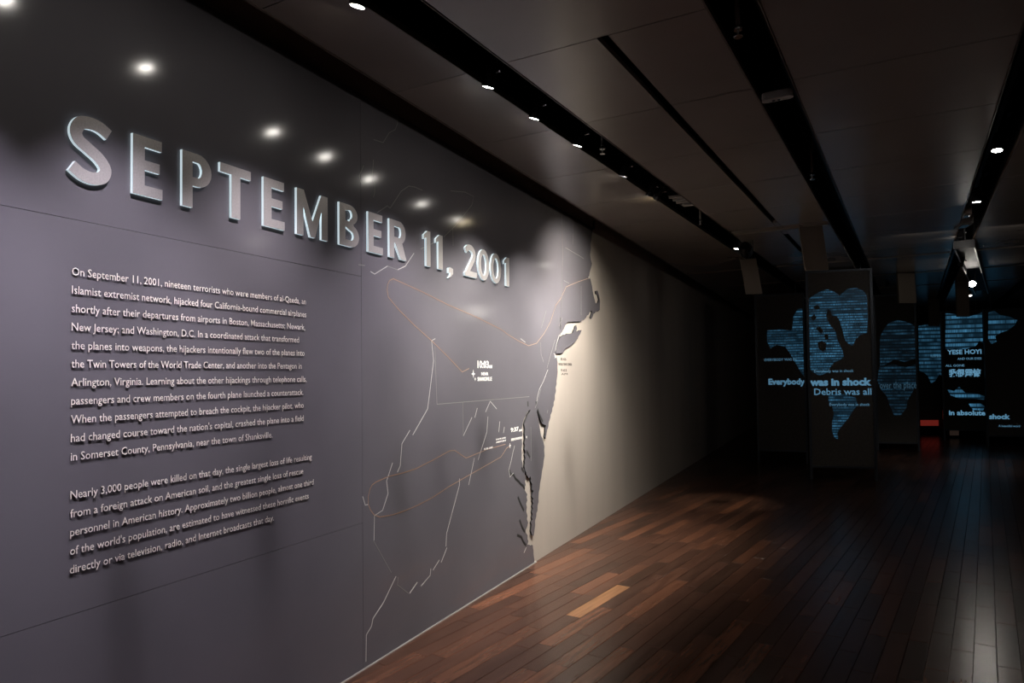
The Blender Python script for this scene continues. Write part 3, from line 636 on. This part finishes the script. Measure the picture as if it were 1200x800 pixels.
baffle((936, 265), (963, 264), (943.5, 317), 'nearest tilted beige baffle plate above the bright central screen')
baffle((867, 304), (886, 303), (874, 345), 'tilted dark baffle plate at the left, under the end of the left trough')
baffle((1051, 320), (1071, 320), (1053, 355), 'beige baffle plate hanging right of the central screen')
baffle((1120, 330), (1134, 330), (1121.5, 371), 'dark baffle plate hanging directly below the glaring spotlight')
baffle((1088, 350), (1100, 350), (1088.5, 382), 'small dark baffle plate hanging left of the bright blue screen')

# ================================================================== PROJECTION SCREENS
M['scrim'] = mat('dark scrim fabric', (.085, .08, .075), .75, spec=.2, noise=((40, 40, 40), .15))
M['scrim'].node_tree.nodes['Principled BSDF'].inputs['Alpha'].default_value = .94
blue = (.11, .42, .74)
def screen(pl, pr_, ytop, ybot, lab, frame=True, maps=(), texts=(), st=.16, rows=26, seed=0.0, dull=1.0, base=True, ceiltop=True):
    a = on_z(*pl); b_ = on_z(*pr_); ax = b_ - a; Wd = ax.length; ax.normalize(); nrm = Vector((ax.y, -ax.x, 0)); c = (a + b_) / 2
    rz = math.atan2(ax.y, ax.x)
    t = tag(empty('projection_screen', c, rz), lab, 'screen', 'tall hanging projection screens')
    def loc(q):
        v = ray(*q); tt = (a - EYE).dot(nrm) / v.dot(nrm); p = EYE + v * tt - c; return (p.dot(ax), p.z)
    xm = (pl[0] + pr_[0]) / 2
    zt = min(loc((xm, ytop))[1], CZ - .02); zb = loc((xm, ybot))[1]
    MB().box((-Wd / 2 + .012, -.004, zb), (Wd / 2 - .012, .004, zt)).build('scrim', M['scrim'], t)
    if frame:
        for s_ in (-1, 1):
            x = s_ * (Wd / 2); MB().box((x - .018, -.018, 0), (x + .018, .018, zt)).build('side_post', M['frame'], t)
        MB().box((-Wd / 2 - .018, -.018, zt), (Wd / 2 + .018, .018, zt + .03)).build('top_rail', M['frame'], t)
        MB().box((-Wd / 2, -.014, zb - .03), (Wd / 2, .014, zb)).build('bottom_rail', M['frame'], t)
    for s_ in (-1, 1): MB().box((s_ * Wd * .35 - .006, -.006, zt), (s_ * Wd * .35 + .006, .006, 3.58)).build('hanger_rod', M['frame'], t)
    st *= .55; m = stripes('projected blue text map %s' % seed, tuple(x * dull for x in blue), st, rows, seed=seed)
    for poly in maps:
        spl = []
        for pp in (poly if isinstance(poly[0], list) else [poly]):
            spl.append([(max(-Wd / 2 + .014, min(Wd / 2 - .014, x)), max(zb, min(zt, z))) for x, z in [loc(p) for p in pp]])
        put(fill(spl, .001), 'projected_map', m, lambda v: (v[0], -.0055 - v[2], v[1]), t)
    tm = emit('projected lettering', tuple(x * dull for x in (.22, .55, .85)), st * 2.6)
    for (body, xl, xr, y0, y1, off) in texts:
        p0 = loc((xl, (y0 + y1) / 2)); p1 = loc((xr, (y0 + y1) / 2)); zt_ = loc((xl, y0))[1]; zb_ = loc((xl, y1))[1]
        dt = text_data(body, 1, off); xs = [v[0] for v in dt[0]]; mn, mx = min(xs), max(xs); k = (zt_ - zb_) / .70
        put(dt, 'projected_words', tm, lambda v: (p0[0] + (v[0] - mn) / (mx - mn) * (p1[0] - p0[0]), -.0075 - v[2] * .0006, zb_ + v[1] * k), t)
    return t
screen((889.5, 541), (946, 543), 346, 527, 'dark leftmost screen showing Everybody, beside the end of the left wall', st=.20, rows=22, seed=1.0,
    maps=[[(899, 387), (915, 386), (928, 387), (930, 370), (935, 362), (944, 361), (946, 420), (944, 441), (939, 437), (932, 425), (926, 414), (920, 406), (910, 404), (903, 408), (899, 400)]],
    texts=[('Everybody', 900.5, 943.5, 443.8, 450.3, .045), ('EVERYBODY WAS IN', 896, 933, 420, 423, .0)])
screen((951, 561), (1027, 563), 318, 546, 'tall central screen with the Americas in blue text and the words was in shock', st=.24, rows=26, seed=2.0,
    maps=[[[(948, 350), (955, 345), (962, 341), (970, 339), (978, 342), (984, 346), (992, 339), (1003, 337), (1012, 341), (1016, 347), (1017, 372), (1016, 390), (1009, 392), (1003, 397), (999, 405), (994, 403), (990, 398), (987, 386), (984, 376), (981, 371), (975, 370), (973, 364), (970, 362), (968, 370), (972, 380), (979, 388), (982, 400), (987, 410), (989, 418), (984, 422), (978, 424), (973, 430), (969, 437), (960, 440), (952, 436), (947, 432), (947, 405)], [(958, 401), (963, 399), (968, 402), (968, 409), (964, 412), (959, 408)], [(950, 372), (954, 368), (957, 372), (953, 376)], [(956, 385), (960, 382), (965, 387), (962, 391)], [(966, 392), (970, 391), (971, 397), (967, 398)], [(953, 359), (958, 357), (961, 361), (956, 363)]],
          [(971, 463), (980, 461), (990, 462), (1003, 466), (1005, 474), (999, 482), (994, 490), (989, 496), (984, 502), (981, 508), (982, 514), (978, 513), (975, 505), (975, 495), (977, 484), (975, 476), (971, 470)]],
    texts=[('was in shock', 949, 1021, 443.5, 451.5, .05), ('Debris was all', 954, 1021, 455, 462.5, .01), ('Everybody was in shock', 954, 1000, 433, 436.3, .0), ('Everybody was in shock', 972, 1019, 472, 475.3, .0)])
screen((1029, 527), (1077, 528), 346, 518, 'dim screen with a faint Africa and the words over the place', st=.10, rows=16, seed=3.0, dull=.8,
    maps=[[(1031, 395), (1036, 385), (1042, 378), (1052, 375), (1062, 377), (1071, 381), (1074, 384), (1074, 420), (1060, 424), (1048, 421), (1040, 426), (1031, 430)], [(1030, 430), (1046, 427), (1062, 430), (1074, 427), (1074, 446), (1070, 458), (1064, 468), (1062, 478), (1056, 486), (1048, 487), (1043, 476), (1039, 464), (1032, 456), (1028, 446)]],
    texts=[('over the place', 1031, 1074, 447, 455, .0)])
screen((1076.5, 512), (1106, 512), 378, 492, 'narrow half-lit screen between the Africa screen and the brightest one', st=.19, rows=11, seed=4.0, frame=False,
    maps=[[(1076, 382), (1086, 380), (1098, 381), (1106, 379), (1107, 440), (1101, 438), (1096, 446), (1091, 449), (1087, 440), (1082, 436), (1077, 434)]], texts=[('YOU SHALL', 1090, 1106, 416, 418.5, .0)])
screen((1107, 516), (1156.5, 517), 365, 503, 'brightest blue screen with rows of foreign script and the words in absolute', st=.32, rows=9.5, seed=5.0,
    maps=[[(1108, 367), (1120, 368), (1135, 371), (1155, 366), (1155, 402), (1148, 399), (1143, 406), (1130, 409), (1120, 408), (1108, 409)], [(1110, 456), (1118, 458), (1124, 453), (1131, 460), (1144, 461), (1155, 464), (1153, 468), (1138, 467), (1124, 467), (1114, 463)], [(1135, 473), (1148, 472), (1154, 476), (1152, 481), (1140, 480)]],
    texts=[('YESE HOYI', 1110, 1150, 410, 415, .03), ('\u6211\u5f88\u9707\u60ca', 1112, 1149.5, 434, 440.5, .04), ('AND OUR EYES', 1122, 1150, 419, 421.5, .0), ('ALL GONE', 1108, 1130, 427, 429.5, .0), ('in absolute', 1112, 1154.5, 480.5, 486, .03)])
screen((1158, 523), (1212, 524), 363, 510, 'rightmost dark screen ending the word shock, cut by the frame edge', st=.26, rows=9.5, seed=6.0,
    maps=[[(1158, 366), (1165, 364), (1172, 369), (1183, 371), (1192, 375), (1189, 381), (1181, 387), (1172, 390), (1166, 394), (1168, 400), (1162, 403), (1158, 398)]], texts=[('shock', 1159, 1183.5, 485, 490.5, .04), ('A beautiful word', 1170, 1195, 497.5, 500, .0)])

# dim exhibit at the far end seen under the screens
pe = on_z(1078, 509); pe2 = on_z(1108, 509); 
t = tag(empty('red_exhibit_case', (pe + pe2) / 2, math.atan2((pe2 - pe).y, (pe2 - pe).x)), 'low exhibit case with a dim red lit front under the narrow screen', 'display case'); Wd = (pe2 - pe).length
MB().box((-Wd / 2, 0, .0), (Wd / 2, .5, .62)).build('case', M['black'], t); MB().box((-Wd / 2 + .02, -.006, .22), (Wd / 2 - .02, 0, .60)).build('lit_front', M['red'], t)
pe = on_z(1112, 513); pe2 = on_z(1170, 513)
t = tag(empty('exhibit_plinth', (pe + pe2) / 2, math.atan2((pe2 - pe).y, (pe2 - pe).x)), 'low dim plinth with a pale panel under the brightest screen', 'plinth'); Wd = (pe2 - pe).length
MB().box((-Wd / 2, 0, 0), (Wd / 2, .5, .42)).build('plinth', M['black'], t); MB().box((-Wd / 2 + .02, -.006, .06), (-Wd / 2 + .22, 0, .36)).build('pale_panel', M['dimprint'], t)
